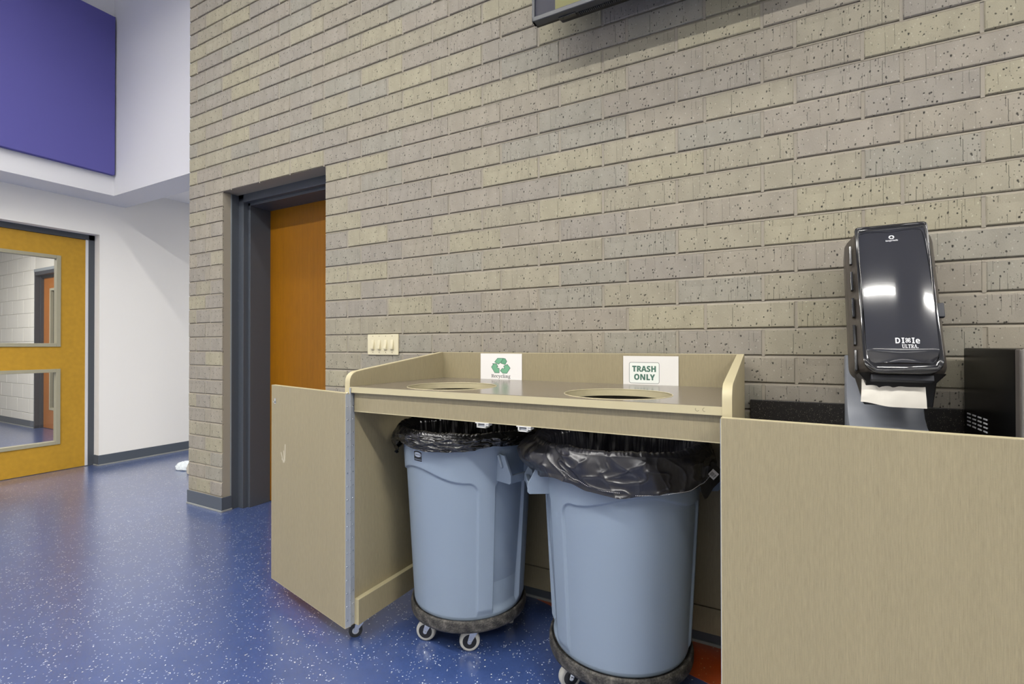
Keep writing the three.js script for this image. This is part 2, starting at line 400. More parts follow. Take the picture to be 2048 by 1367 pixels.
// ---------------------------------------------------------------- door 2: the half-glazed door in the left wall (built in its own x, y and turned)
{
  const d = new THREE.Group(); d.name = 'door_2'; d.userData = { kind: 'structure' }; scene.add(d);
  const X = -5.85, za = LZ0, zb = LZ1;
  mesh('door_frame', [
    bx(X - 0.1, X + 0.003, 0, LY, za, za + 0.048, 0.002), bx(X - 0.1, X + 0.003, 0, LY, zb - 0.048, zb, 0.002), bx(X - 0.1, X + 0.003, 2.186, LY + 0.004, za, zb, 0.002),
  ], M.frame, d);
  mesh('edge_strip', [bx(X - 0.03, X - 0.002, 0.006, 2.186, za + 0.048, za + 0.068)], M.white, d);
  const z0 = za + 0.067, z1 = zb - 0.052, lights = [[1.168, 1.986], [0.262, 0.93]], g0 = 0.05, g1 = z1 - 0.2;
  const s = new THREE.Shape([[z0, 0.004], [z1, 0.004], [z1, 2.184], [z0, 2.184]].map(([z, y]) => new THREE.Vector2(z, y)));
  for (const [a, b] of lights) s.holes.push(new THREE.Path([[g0, a], [g1, a], [g1, b], [g0, b]].map(([z, y]) => new THREE.Vector2(z, y))));
  const g = new THREE.ExtrudeGeometry(s, { depth: 0.044, bevelEnabled: false }), p = g.attributes.position;
  for (let i = 0; i < p.count; i++) { const z = p.getX(i), y = p.getY(i), q = p.getZ(i); p.setXYZ(i, X - 0.012 - q, y, z); }
  g.computeVertexNormals();
  mesh('door_leaf', boxUV(g), M.doorMaple, d);
  for (const [a, b] of lights) {
    const x0 = X - 0.062, x1 = X - 0.002, w = 0.016;
    mesh('glazing_bead', [bx(x0, x1, a - w, b + w, g0 - w, g0 + w, 0.003), bx(x0, x1, a - w, b + w, g1 - w, g1 + w, 0.003), bx(x0, x1, a - w, a + w, g0 + w, g1 - w, 0.003), bx(x0, x1, b - w, b + w, g0 + w, g1 - w, 0.003)], M.bead, d);
    mesh('glass_pane', [bx(X - 0.037, X - 0.031, a, b, g0, g1)], M.glass, d);
  }
}
// ---------------------------------------------------------------- the room beyond door 2
{
  const zw = -0.807, xe = -9.167;
  const w = new THREE.Group(); w.name = 'wall_beyond'; w.userData = { kind: 'structure' }; scene.add(w);
  mesh('mortar', [bx(-11.6, xe, 0, 2.8, zw - 0.2, zw - 0.004), bx(xe, -5.95, 2.24, 2.8, zw - 0.2, zw - 0.004), bx(-8.14, -5.95, 0, 2.3, zw - 0.2, zw - 0.004)], M.cmuJoint, w);
  const full = bx(-0.199, 0.199, -0.0975, 0.0975, -0.05, 0, 0.003), half = bx(-0.0975, 0.0975, -0.0975, 0.0975, -0.05, 0, 0.003);
  for (let n = 0; n < 14; n++) for (let k = 0; k < 7; k++) {
    const odd = n % 2, x = xe - 0.2 - 0.4064 * k - (odd ? 0.203 : 0), y = (n + 0.5) * 0.2032; if (y > 2.75) continue;
    mesh('block', full, M.cmu, w).position.set(x, y, zw);
    if (odd && k === 0) mesh('block', half, M.cmu, w).position.set(xe - 0.1, y, zw);
  }
  struct('wall_beyond_rest', [bx(-11.6, -5.95, 0, 2.8, 3, 3.2), bx(-11.8, -11.6, 0, 2.8, -1, 3.2)], M.cmu);
  struct('ceiling', [bx(-11.8, -5.95, 2.8, 2.9, -1, 3.2)], M.ceiling);
  cove('baseboard_beyond', 'x', -11.6, xe - 0.004, zw, 1);
  const d = new THREE.Group(); d.name = 'door_3'; d.userData = { kind: 'structure' }; scene.add(d);
  mesh('door_frame', [bx(xe - 0.005, xe + 0.022, 0, 2.2, zw - 0.05, zw + 0.006, 0.002), bx(-8.19, -8.14, 0, 2.2, zw - 0.1, zw + 0.006, 0.002), bx(xe - 0.005, -8.14, 2.15, 2.2, zw - 0.1, zw + 0.006, 0.002), bx(xe - 0.005, xe + 0.04, 0, 2.17, zw - 0.16, zw - 0.05, 0.002), bx(xe + 0.02, -8.14, 2.12, 2.17, zw - 0.16, zw - 0.06)], M.frameDark, d);
  mesh('frame_trim', [bx(xe - 0.012, -8.13, 2.2, 2.24, zw - 0.01, zw + 0.008)], M.seal, d);
  mesh('door_leaf', [bx(xe + 0.036, -8.9, 0.006, 2.13, zw - 0.13, zw - 0.085), bx(-8.72, -8.2, 0.006, 2.13, zw - 0.13, zw - 0.085), bx(-8.9, -8.72, 0.006, 0.29, zw - 0.13, zw - 0.085), bx(-8.9, -8.72, 1.94, 2.13, zw - 0.13, zw - 0.085)], mat(0xb06c22, 0.4, { map: veneerMap }), d);
  mesh('glazing_bead', [bx(-8.925, -8.895, 0.265, 1.965, zw - 0.14, zw - 0.078), bx(-8.725, -8.695, 0.265, 1.965, zw - 0.14, zw - 0.078), bx(-8.9, -8.72, 0.265, 0.295, zw - 0.14, zw - 0.078), bx(-8.9, -8.72, 1.935, 1.965, zw - 0.14, zw - 0.078)], M.bead, d);
  mesh('glass_pane', [bx(-8.9, -8.72, 0.29, 1.94, zw - 0.12, zw - 0.11)], M.darkGlass, d);
  stripLight('ceiling light of the room beyond the half-glazed door', -8.8, -7.4, 0.7, 2.78, 0.5, BEYOND_LAMP, new THREE.MeshStandardMaterial({ color: 0xffffff, emissive: LAMP_COLOR, emissiveIntensity: 6 }));
}

// ---------------------------------------------------------------- waste cabinet
const SX0 = -1.442, SX1 = -0.116, ZF = 0.668, CB = 0.075, CT = 1.001;
{
  const t = thing('waste_cabinet', 'pale wood-look waste station cabinet on casters with both doors swung open', 'cabinet', [0, 0, 0]);
  const prof = [[0.046, CB], [ZF, CB], [ZF, 1.012], [0.6665, 1.028], [0.6605, 1.04], [0.649, 1.0505], [0.634, 1.0565], [0.59, 1.0625], [0.07, 1.1245], [0.046, 1.1255]];
  mesh('side_panel', alongX(prof, SX0 - 0.025, SX0, 0.0012), M.laminate, t);
  mesh('side_panel', alongX(prof, SX1, SX1 + 0.024, 0.0012), M.laminate, t);
  const band = [[ZF + 0.0012, CB], [ZF + 0.0012, 1.012], [0.6677, 1.0285], [0.6615, 1.0415], [0.65, 1.052], [0.634, 1.058], [0.59, 1.064], [0.07, 1.126], [0.07, 1.1235], [0.59, 1.0615], [0.633, 1.0555], [0.6485, 1.0495], [0.6595, 1.0395], [0.6655, 1.0275], [0.6665, 1.012], [0.6665, CB]];
  mesh('edge_band', alongX(band, SX0 - 0.0248, SX0 - 0.0002), M.edge, t); mesh('edge_band', alongX(band, SX1 + 0.0002, SX1 + 0.0238), M.edge, t);
  mesh('back_panel', [bx(SX0, SX1, 0.175, CT - 0.025, 0.046, 0.06), bx(SX0, SX1, CT, 1.1235, 0.046, 0.068)], M.laminate, t);
  mesh('edge_band', [bx(SX0, SX1, 1.1235, 1.1255, 0.046, 0.068)], M.edge, t);
  mesh('plinth', [bx(SX0, SX0 + 0.022, CB, 0.172, 0.07, 0.643, 0.001)], M.laminate, t);
  mesh('plinth', [bx(SX1 - 0.022, SX1, CB, 0.172, 0.07, 0.643, 0.001)], M.laminate, t);
  mesh('plinth', [bx(SX0 + 0.022, SX1 - 0.022, CB, 0.171, 0.046, 0.0625, 0.001)], M.laminate, t);
  mesh('edge_band', [bx(SX0 + 0.0003, SX0 + 0.022, 0.1712, 0.1732, 0.07, 0.6435), bx(SX0 + 0.0005, SX0 + 0.022, CB, 0.172, 0.6428, 0.6445)], M.edge, t);
  // countertop: core with a wood edge, thin dark laminate sheet above, two round openings
  const holes = [[-1.1, 0.47], [-0.447, 0.468]], HR = 0.171;
  const slab = (hr, y0, y1, in_) => {
    const s = new THREE.Shape([[SX0 + in_, -(ZF - in_)], [SX1 - in_, -(ZF - in_)], [SX1 - in_, -0.068], [SX0 + in_, -0.068]].map(([x, z]) => new THREE.Vector2(x, z)));
    for (const [x, z] of holes) { const h = new THREE.Path(); h.absarc(x, -z, hr, 0, Math.PI * 2, true); s.holes.push(h); }
    return new THREE.ExtrudeGeometry(s, { depth: y1 - y0, bevelEnabled: false, curveSegments: 72 }).rotateX(-Math.PI / 2).translate(0, y0, 0);
  };
  mesh('countertop', boxUV(slab(HR, CT - 0.0235, CT - 0.0012, 0)), M.edge, t);
  mesh('top_laminate', boxUV(slab(HR + 0.0015, CT - 0.0012, CT, 0.002)), M.top, t);
  for (const [x, z] of holes) {
    const g = new THREE.TorusGeometry(HR + 0.0006, 0.0016, 8, 120).rotateX(Math.PI / 2).translate(x, CT - 0.0002, z);
    mesh('hole_edge', g, M.edge, t);
  }
  for (const [x, a] of [[-0.176, 2.4], [-0.158, 1.6]]) mesh('pen_mark', new THREE.TorusGeometry(0.0045, 0.0004, 5, 20, 3.4).rotateZ(a).translate(x, CT - 0.011, ZF), M.blackMetal, t);
  mesh('apron', [bx(SX0 + 0.008, SX1, 0.904, CT - 0.0235, 0.637, 0.6535, 0.001)], M.laminate, t);
  mesh('edge_band', [bx(SX0 + 0.008, SX1, 0.903, 0.9055, 0.6365, 0.654)], M.edge, t);
  for (const x of [-0.85, -0.695]) {                      // pale plastic catches under the apron
    const k = part('door_catch', t);
    mesh('catch_body', [bx(x - 0.026, x + 0.026, 0.8995, 0.9035, 0.628, 0.656, 0.001), bx(x - 0.02, x - 0.016, 0.887, 0.9, 0.63, 0.656), bx(x + 0.011, x + 0.015, 0.887, 0.9, 0.63, 0.656), bx(x - 0.02, x + 0.015, 0.886, 0.889, 0.63, 0.656), bx(x + 0.015, x + 0.024, 0.893, 0.9, 0.63, 0.654)], M.catch, k);
    mesh('catch_roller', [bx(x - 0.016, x + 0.011, 0.8885, 0.8965, 0.632, 0.65, 0.002)], M.steel, k);
  }
  const cabCaster = (x, z, turn) => {
    const k = part('caster', t); k.position.set(x, 0, z); k.rotation.y = turn;
    mesh('wheel', [cyl(0.026, 0.026, 0.02, 28, 0.022, 0.026, 0, 'z')], M.blackMetal, k);
    mesh('hub', [cyl(0.013, 0.013, 0.0215, 20, 0.022, 0.026, 0, 'z')], M.steel, k);
    const fs = new THREE.Shape(); fs.moveTo(-0.018, 0.066); fs.lineTo(0.02, 0.066); fs.lineTo(0.029, 0.027); fs.absarc(0.022, 0.026, 0.007, 0, Math.PI, true); fs.lineTo(-0.018, 0.066);
    const cheek = (z) => new THREE.ExtrudeGeometry(fs, { depth: 0.002, bevelEnabled: false }).translate(0, 0, z);
    mesh('fork', [cheek(0.0112), cheek(-0.0132), bx(-0.022, 0.022, 0.064, 0.068, -0.0135, 0.0135), bx(-0.028, 0.028, 0.069, 0.0745, -0.024, 0.024, 0.001)], M.chrome, k);
  };
  cabCaster(-1.458, 0.592, 0.8 + Math.PI); cabCaster(-1.436, 0.11, 1.2); cabCaster(-0.112, 0.612, 2.0); cabCaster(-0.135, 0.075, 0.4);
  // doors: hinge line at the front inner corner of each side panel, swung right round
  const DW = 0.634, DY0 = 0.079, DY1 = 0.977;
  const door = (name, x, z, turn, side) => {
    const d = part('door', t); d.position.set(x, 0, z); d.rotation.y = turn;
    const [a, b] = side < 0 ? [-DW, 0] : [0, DW];
    mesh('door_panel', [bx(a + 0.0012, b - 0.0012, DY0 + 0.0012, DY1 - 0.0012, -0.0195, 0, 0.0008)], M.laminate, d);
    mesh('edge_band', [bx(a + 0.001, b - 0.001, DY1 - 0.0013, DY1, -0.0195, -0.0003), bx(a + 0.001, b - 0.001, DY0, DY0 + 0.0013, -0.0195, -0.0003), bx(a, a + 0.0014, DY0, DY1, -0.0195, -0.0003), bx(b - 0.0014, b, DY0, DY1, -0.0195, -0.0003)], M.edge, d);
    return d;
  };
  const left = door('left', -1.4405, 0.693, -0.208, -1);
  mesh('strike_plate', [bx(-0.602, -0.588, 0.892, 0.917, 0, 0.0015, 0.0005), cyl(0.004, 0.004, 0.008, 12, -0.595, 0.901, 0.004, 'z')], M.chrome, left);
  [[-0.524, 0.655, 0.05, 0.5], [-0.508, 0.665, 0.045, 0.1], [-0.497, 0.68, 0.075, -0.06], [-0.515, 0.643, 0.03, 1.2]].forEach(([x, y, l, a]) => mesh('scuff_mark', bx(-0.0035, 0.0035, -l / 2, l / 2, -0.0002, 0.0003).rotateZ(a).translate(x, y, 0), M.scuff, left));
  const leaf = [bx(0, 0.0016, DY0 + 0.003, DY1 - 0.004, -0.0195, -0.001)], screws = [];
  for (let y = DY0 + 0.03; y < DY1; y += 0.051) screws.push(new THREE.SphereGeometry(0.0032, 10, 6).scale(0.5, 1, 1).translate(0.0016, y, -0.009));
  mesh('hinge_leaf', leaf, M.steel, left); mesh('hinge_screws', screws, M.chrome, left);
  const right = door('right', SX1, 0.703, -0.055, 1);
  mesh('hinge_leaf', [bx(-0.0016, 0, DY0 + 0.003, DY1 - 0.004, -0.0195, -0.001)], M.steel, right);
  // second leaf of the piano hinge on the inside of the side panel, and its knuckles
  const s2 = []; for (let y = DY0 + 0.03; y < 0.97; y += 0.051) s2.push(new THREE.SphereGeometry(0.0032, 10, 6).scale(0.5, 1, 1).translate(SX0 + 0.0018, y, ZF - 0.014));
  mesh('hinge_leaf', [bx(SX0, SX0 + 0.0018, DY0, 0.974, ZF - 0.023, ZF)], M.steel, t); mesh('hinge_screws', s2, M.chrome, t);
  const kn = []; for (let y = DY0, k = 0; y < 0.972; y += 0.0255, k++) kn.push(cyl(0.0034, 0.0034, 0.0243, 12, SX0 + 0.0046, y + 0.0128, ZF + 0.0032));
  mesh('hinge_knuckles', kn, M.steel, t);
}

// ---------------------------------------------------------------- bins on dollies with liners
const BINY = 0.13;
function binShape(rb, k) {
  const h = 0.695, NT = 480, rowsY = [];
  for (let i = 0; i <= 190; i++) rowsY.push(0.02 + (h - 0.045) * i / 190);
  const rbar = rb + k * 0.4;
  const box = (s, y, hw, top, rc) => { const qx = Math.abs(s) - hw + rc, qy = y - top + rc; return Math.min(Math.max(qx, qy), 0) + Math.hypot(Math.max(qx, 0), Math.max(qy, 0)) - rc; };
  const wrap = (a) => ((a + 540) % 360) - 180;
  function off(deg, y) {
    let o = 0.0075;
    for (const c of [90, 270]) {
      const f = wrap(deg - c), top = 0.524 + 0.045 * Math.cos(Math.min(1, Math.abs(f) / 48) * Math.PI / 2) ** 2;
      o -= 0.0075 * (1 - smooth(-0.0028, 0.0028, box(R(f) * rbar, y, R(57.5) * rbar, top, 0.035)));
    }
    for (const c of [0, 180]) { const f = wrap(deg - c); o -= 0.017 * (1 - smooth(-0.003, 0.003, box(R(f) * rbar, y, R(16.5) * rbar, 0.522, 0.02))); }
    return o;
  }
  const P = [], prof = [];
  const baseR = rb - 0.004;
  prof.push([0, 0.012, 0], [baseR * 0.9, 0.012, 0], [baseR * 0.93, 0, 0]);
  for (let i = 0; i <= 6; i++) { const a = i / 6 * Math.PI / 2; prof.push([rb - 0.018 + 0.018 * Math.sin(a), 0.018 - 0.018 * Math.cos(a), 0]); }
  for (const y of rowsY) prof.push([rb + k * y, y, smooth(0.02, 0.05, y)]);
  const rt = rb + k * h;
  prof.push([rt + 0.0075, h - 0.018, 0], [rt + 0.018, h - 0.016, 0], [rt + 0.021, h - 0.008, 0], [rt + 0.018, h, 0], [rt + 0.006, h, 0], [rt - 0.001, h - 0.004, 0], [rb + k * 0.4 - 0.004, 0.4, 0], [rb - 0.01, 0.03, 0], [0, 0.028, 0]);
  for (const [r, y, w] of prof) for (let j = 0; j < NT; j++) { const deg = j / NT * 360, q = r + (w ? w * off(deg, y) : 0); P.push(q * Math.cos(R(deg)), y, q * Math.sin(R(deg))); }
  const I = [];
  for (let i = 0; i + 1 < prof.length; i++) for (let j = 0; j < NT; j++) { const a = i * NT + j, b = i * NT + (j + 1) % NT, c = a + NT, d = b + NT; I.push(a, c, b, b, c, d); }
  const g = new THREE.BufferGeometry(); g.setAttribute('position', new THREE.Float32BufferAttribute(P, 3)); g.setIndex(I); g.computeVertexNormals();
  return g;
}
function handleShape(rb, k) {                              // at local +x: two slanted cheeks, a bar and a floor
  const R0 = rb + k * 0.6 + 0.002, yb = 0.53, s = new THREE.Shape([[R0 - 0.012, yb], [R0 + 0.058, yb], [R0 + 0.064, yb + 0.006], [R0 + 0.064, yb + 0.03], [R0 + 0.03, yb + 0.096], [R0 + 0.004, yb + 0.1], [R0 - 0.008, yb + 0.1]].map(([a, b]) => new THREE.Vector2(a, b)));
  const cheek = (z) => new THREE.ExtrudeGeometry(s, { depth: 0.007, bevelEnabled: true, bevelSize: 0.0012, bevelThickness: 0.0012, bevelSegments: 2 }).translate(0, 0, z);
  const rib = new THREE.CapsuleGeometry(0.006, 0.04, 6, 12).rotateZ(0.42).translate(R0 + 0.012, yb + 0.075, 0.077);
  const bar = bx(R0 + 0.047, R0 + 0.062, yb, yb + 0.03, -0.07, 0.07, 0.004), floor = bx(R0 - 0.012, R0 + 0.056, yb - 0.002, yb + 0.004, -0.07, 0.07, 0.002);
  return [cheek(0.0665), cheek(-0.0735), bar, rib].map(plain);
}
function makeBin(c, rb, k, deg, label) {
  const t = thing('trash_bin', label, 'trash bin', [c[0], BINY, c[1]], R(-deg), 'grey-blue bins under the cabinet top');
  mesh('body', binShape(rb, k), M.bin, t);
  for (const turn of [0, Math.PI]) mesh('handle', mergeGeometries(handleShape(rb, k)).rotateY(turn), M.bin, t);
  return t;
}
const C1 = [-1.117, 0.327], C2 = [-0.483, 0.327];
const bin1 = makeBin(C1, 0.2215, 0.0585, 17, 'grey-blue round bin at left with a small black and white maker plate on its band');
const bin2 = makeBin(C2, 0.2305, 0.055, -31, 'grey-blue round bin at right whose liner hangs low in a point');
{                                                         // maker's plate on the band of the left bin
  const tx = canvasTexture(256, 220, (x, w, h) => {
    x.fillStyle = '#8f9fb6'; x.fillRect(0, 0, w, h); x.lineWidth = 12; x.strokeStyle = '#11141a'; x.fillStyle = '#11141a';
    x.beginPath(); x.moveTo(10, 34); x.quadraticCurveTo(128, -14, 246, 34); x.lineTo(246, 210); x.lineTo(10, 210); x.closePath(); x.fill();
    x.fillStyle = '#c3ccd8'; x.beginPath(); x.ellipse(128, 84, 104, 46, 0, 0, 7); x.fill();
    x.fillStyle = '#11141a'; x.font = 'bold 40px sans-serif'; x.textAlign = 'center'; x.fillText('Rubbermaid', 128, 98, 206);
    x.fillStyle = '#aab6c6'; x.font = 'bold 22px sans-serif'; x.fillText('COMMERCIAL PRODUCTS', 128, 186, 210);
  });
  const g = new THREE.BufferGeometry(), P = [], U = [], I = [], r = 0.2215 + 0.0585 * 0.6 + 0.0075 + 0.0008, n = 12, w = 0.05, y0 = 0.593, y1 = 0.636;
  for (let i = 0; i <= n; i++) for (const y of [y0, y1]) { const a = R(86) + (0.5 - i / n) * w / r, q = r + 0.0585 * (y - 0.6); P.push(q * Math.cos(a), y, q * Math.sin(a)); U.push(i / n, y === y0 ? 0 : 1); }
  for (let i = 0; i < n; i++) { const a = i * 2; I.push(a, a + 2, a + 1, a + 1, a + 2, a + 3); }
  g.setAttribute('position', new THREE.Float32BufferAttribute(P, 3)); g.setAttribute('uv', new THREE.Float32BufferAttribute(U, 2)); g.setIndex(I); g.computeVertexNormals();
  mesh('maker_plate', g, mat(0xffffff, 0.4, { map: tx }), bin1, { label: 'black and pale maker plate' });
}
// dolly: scuffed black disc with a raised rim and five swivel casters
function makeDolly(c, r, angles, label) {
  const t = thing('bin_dolly', label, 'dolly', [c[0], 0, c[1]], 0, 'round dollies under the bins');
  const pr = [[0, 0.1], [r - 0.03, 0.1], [r - 0.012, 0.095], [r - 0.003, 0.099], [r, 0.108], [r, 0.13], [r - 0.002, 0.139], [r - 0.007, 0.143], [r - 0.011, 0.14], [r - 0.012, 0.132], [r - 0.03, 0.1295], [0, 0.1295]].map(([a, b]) => new THREE.Vector2(a, b));
  const g = new THREE.LatheGeometry(pr, 160), uv = g.attributes.uv, p = g.attributes.position;
  for (let i = 0; i < uv.count; i++) uv.setXY(i, uv.getX(i) * 1.5, p.getY(i));
  mesh('disc', g, M.dolly, t);
  angles.forEach(([deg, turn]) => {
    const k = part('caster', t); k.position.set(0.172 * Math.cos(R(deg)), 0, 0.172 * Math.sin(R(deg))); k.rotation.y = R(turn);
    const wheel = new THREE.LatheGeometry([[0.021, -0.013], [0.03, -0.0135], [0.036, -0.012], [0.0385, -0.007], [0.039, 0], [0.0385, 0.007], [0.036, 0.012], [0.03, 0.0135], [0.021, 0.013]].map(([a, b]) => new THREE.Vector2(a, b)), 48).rotateX(Math.PI / 2).translate(0.024, 0.039, 0);
    mesh('tire', wheel, M.tire, k);
    mesh('hub', [cyl(0.0265, 0.0265, 0.0272, 32, 0.024, 0.039, 0, 'z'), cyl(0.013, 0.013, 0.031, 24, 0.024, 0.039, 0, 'z')], M.hub, k);
    const fs = new THREE.Shape(); fs.moveTo(-0.014, 0.088); fs.lineTo(0.018, 0.088); fs.lineTo(0.0315, 0.04); fs.absarc(0.024, 0.039, 0.0075, 0, Math.PI, true); fs.lineTo(-0.014, 0.088);
    const cheek = (z) => new THREE.ExtrudeGeometry(fs, { depth: 0.0022, bevelEnabled: true, bevelSize: 0.0006, bevelThickness: 0.0006, bevelSegments: 1 }).translate(0, 0, z);
    mesh('fork', [cheek(0.0165), cheek(-0.0187), bx(-0.018, 0.022, 0.0845, 0.0885, -0.0195, 0.0195, 0.0015), cyl(0.016, 0.018, 0.008, 24, 0, 0.093, 0)], M.chrome, k);
    mesh('axle', [cyl(0.0045, 0.0045, 0.044, 12, 0.024, 0.039, 0, 'z')], M.chrome, k);
  });
  return t;
}
makeDolly(C1, 0.236, [[114, 200], [48, 212], [-26, 120], [-98, 160], [-170, 30]], 'scuffed black round dolly with pale wheels under the left bin');
makeDolly(C2, 0.247, [[131, 225], [59, 205], [-13, 100], [-85, 160], [-157, 30]], 'scuffed black round dolly under the right bin');

// liners: black film tucked in, rolled over the rim and hanging outside
function linerShape(c, rim, top, hang, opt) {
  const NT = 640, rowsIn = 26, rowsOut = 54, P = [], I = [];
  const n3 = (x, y, z) => noise.noise(x + opt.seed, y, z), ridge = (v) => 1 - Math.min(1, Math.abs(v) * 2.2);
  const rowsN = rowsIn + 5 + rowsOut;
  for (let i = 0; i < rowsN; i++) for (let j = 0; j < NT; j++) {
    const deg = j / NT * 360, cx = Math.cos(R(deg)), cz = Math.sin(R(deg));
    const lift = opt.lift * n3(cx * 2.3, cz * 2.3, 1) + 0.004 * n3(cx * 9, cz * 9, 4); let r, y, disp = 0;
    if (i < rowsIn) {                                     // inside: gathers run up and down
      const s = i / (rowsIn - 1); y = top - 0.32 * (1 - s) - 0.006; r = 0.226 + (rim - 0.03 - 0.226) * s;
      disp = (0.010 * ridge(n3(cx * 9, cz * 9, y * 5)) + 0.006 * ridge(n3(cx * 24, cz * 24, y * 9)) + 0.004 * n3(cx * 6, cz * 6, y * 22)) * (0.5 + 0.5 * (1 - s)) ;
      r -= disp; y += lift * s;
    } else if (i < rowsIn + 5) {
      const s = (i - rowsIn + 0.5) / 5, a = Math.PI * (1 - s); r = rim - 0.003 + 0.011 * Math.cos(a); y = top + 0.009 * Math.sin(a) + lift;
      y += 0.004 * ridge(n3(cx * 22, cz * 22, 9)) ;
    } else {
      const s = (i - rowsIn - 5) / (rowsOut - 1), yb = hang(deg); y = top + lift - (top + lift - yb) * s;
      r = rim + 0.009 + opt.flare(deg) * Math.sin(Math.min(1, s * 1.15) * Math.PI) + opt.edge * s;
      const u = y * opt.fy;
      const fold = n3(cx * opt.fb + u * opt.skew, cz * opt.fb, u), crease = n3(cx * opt.fm + u * opt.skew * 2, cz * opt.fm, u * 2.3 + 5);
      const big = opt.soft ? opt.big * (1.6 * fold + 0.5) : opt.big * ridge(fold), mid = opt.soft ? opt.mid * (Math.exp(-Math.abs(crease) * 9) + 0.7 * Math.exp(-Math.abs(fold + 0.12) * 11)) : opt.mid * ridge(crease), fine = opt.fine * n3(cx * 45, cz * 45, u * 5);
      r += (big + mid + fine) * (0.35 + 0.65 * smooth(0, 0.25, s));
    }
    P.push(r * cx, y, r * cz);
  }
  for (let i = 0; i + 1 < rowsN; i++) for (let j = 0; j < NT; j++) { const a = i * NT + j, b = i * NT + (j + 1) % NT; I.push(a, a + NT, b, b, a + NT, b + NT); }
  const g = new THREE.BufferGeometry(); g.setAttribute('position', new THREE.Float32BufferAttribute(P, 3)); g.setIndex(I); g.computeVertexNormals();
  return g;
}
const lerpTable = (T) => (deg) => { let d = ((deg % 360) + 360) % 360; for (let i = 0; i + 1 < T.length; i++) if (d <= T[i + 1][0]) { const t = smooth(T[i][0], T[i + 1][0], d); return T[i][1] + (T[i + 1][1] - T[i][1]) * t; } return T.at(-1)[1]; };
{
  const hang1 = lerpTable([[0, 0.79], [9, 0.79], [30, 0.79], [40, 0.796], [48, 0.79], [55, 0.782], [66, 0.779], [76, 0.777], [89, 0.775], [100, 0.779], [110, 0.788], [122, 0.792], [132, 0.745], [146, 0.718], [166, 0.735], [200, 0.775], [300, 0.78], [360, 0.79]]);
  const flare1 = lerpTable([[0, 0.004], [100, 0.004], [124, 0.006], [140, 0.016], [165, 0.016], [190, 0.008], [360, 0.004]]);
  const t = thing('bin_liner', 'black plastic liner bunched tightly round the rim of the left bin', 'bin liner', [C1[0], 0, C1[1]]);
  mesh('film', linerShape(C1, 0.282, 0.832, hang1, { seed: 11, lift: 0.006, flare: flare1, edge: 0.0, fy: 34, fb: 2.6, fm: 5, big: 0.006, mid: 0.006, fine: 0.0016, skew: 0.05 }), M.bag, t);
}
{
  const hang2 = lerpTable([[0, 0.733], [5, 0.735], [20, 0.731], [38, 0.72], [47, 0.725], [57, 0.722], [71, 0.709], [91, 0.722], [103, 0.736], [115, 0.742], [130, 0.728], [142, 0.715], [155, 0.72], [172, 0.75], [185, 0.77], [300, 0.77], [345, 0.745], [360, 0.733]]);
  const flare2 = lerpTable([[0, 0.004], [108, 0.004], [122, 0.012], [138, 0.05], [160, 0.05], [178, 0.012], [195, 0.004], [360, 0.004]]);
  const t = thing('bin_liner', 'black plastic liner draped loosely over the right bin with a dotted tear line', 'bin liner', [C2[0], 0, C2[1]]);
  mesh('film', linerShape(C2, 0.289, 0.832, hang2, { seed: 3, lift: 0.008, flare: flare2, edge: 0.004, soft: true, fy: 11, fb: 3.0, fm: 4.2, big: 0.011, mid: 0.0055, fine: 0.0006, skew: 0.55 }), M.bagSatin, t);
  // flap with its barcode sticker at the right of the rim
  const fs = new THREE.Shape([[0, 0.03], [0.03, 0.045], [0.052, 0.02], [0.05, -0.02], [0.03, -0.04], [0.012, -0.072], [0.004, -0.075], [-0.008, -0.05], [-0.012, 0]].map(([a, b]) => new THREE.Vector2(a, b)));
  const fg = new THREE.ExtrudeGeometry(fs, { depth: 0.0012, bevelEnabled: false }); const flap = mesh('flap', fg, M.bag, t); flap.position.set(0.288, 0.748, 0.06); flap.rotation.y = 0.45;
  const tx = canvasTexture(128, 128, (x, w, h) => { x.fillStyle = '#c9c7c4'; x.fillRect(0, 0, w, h); x.fillStyle = '#333'; for (let i = 0; i < 9; i++) x.fillRect(16 + i * 7, 40, 3 + (i % 3), 62); x.fillRect(90, 40, 10, 62); x.fillRect(106, 40, 5, 40); });
  const lab = mesh('barcode_sticker', bx(-0.0125, 0.0125, -0.0125, 0.0125, 0, 0.0006), mat(0xffffff, 0.5, { map: tx }), t); 
  const lu = new Float32Array(lab.geometry.attributes.position.count * 2), lp = lab.geometry.attributes.position; for (let i = 0; i < lp.count; i++) { lu[i * 2] = lp.getX(i) / 0.025 + 0.5; lu[i * 2 + 1] = lp.getY(i) / 0.025 + 0.5; } lab.geometry.setAttribute('uv', new THREE.BufferAttribute(lu, 2));
  lab.position.set(0.316, 0.752, 0.05); lab.rotation.set(0, 0.45, -0.75, 'YXZ');
  // perforated tear line: small pale nicks along the film
  const nicks = []; const line = [[118, 0.79], [108, 0.772], [98, 0.752], [90, 0.738], [82, 0.73], [74, 0.728]], line2 = [[66, 0.722], [52, 0.722], [42, 0.724], [34, 0.724], [22, 0.736], [10, 0.748]];
  for (const L of [line, line2]) { const f = lerpTable(L.slice().reverse()), a0 = L.at(-1)[0], a1 = L[0][0]; for (let a = a0; a <= a1; a += 0.85) { const r = 0.289 + 0.024; nicks.push(new THREE.SphereGeometry(0.0011, 6, 4).translate(r * Math.cos(R(a)), f(a), r * Math.sin(R(a)))); } }
  mesh('tear_line', nicks, M.paper, t, { kind: 'stuff' });
}

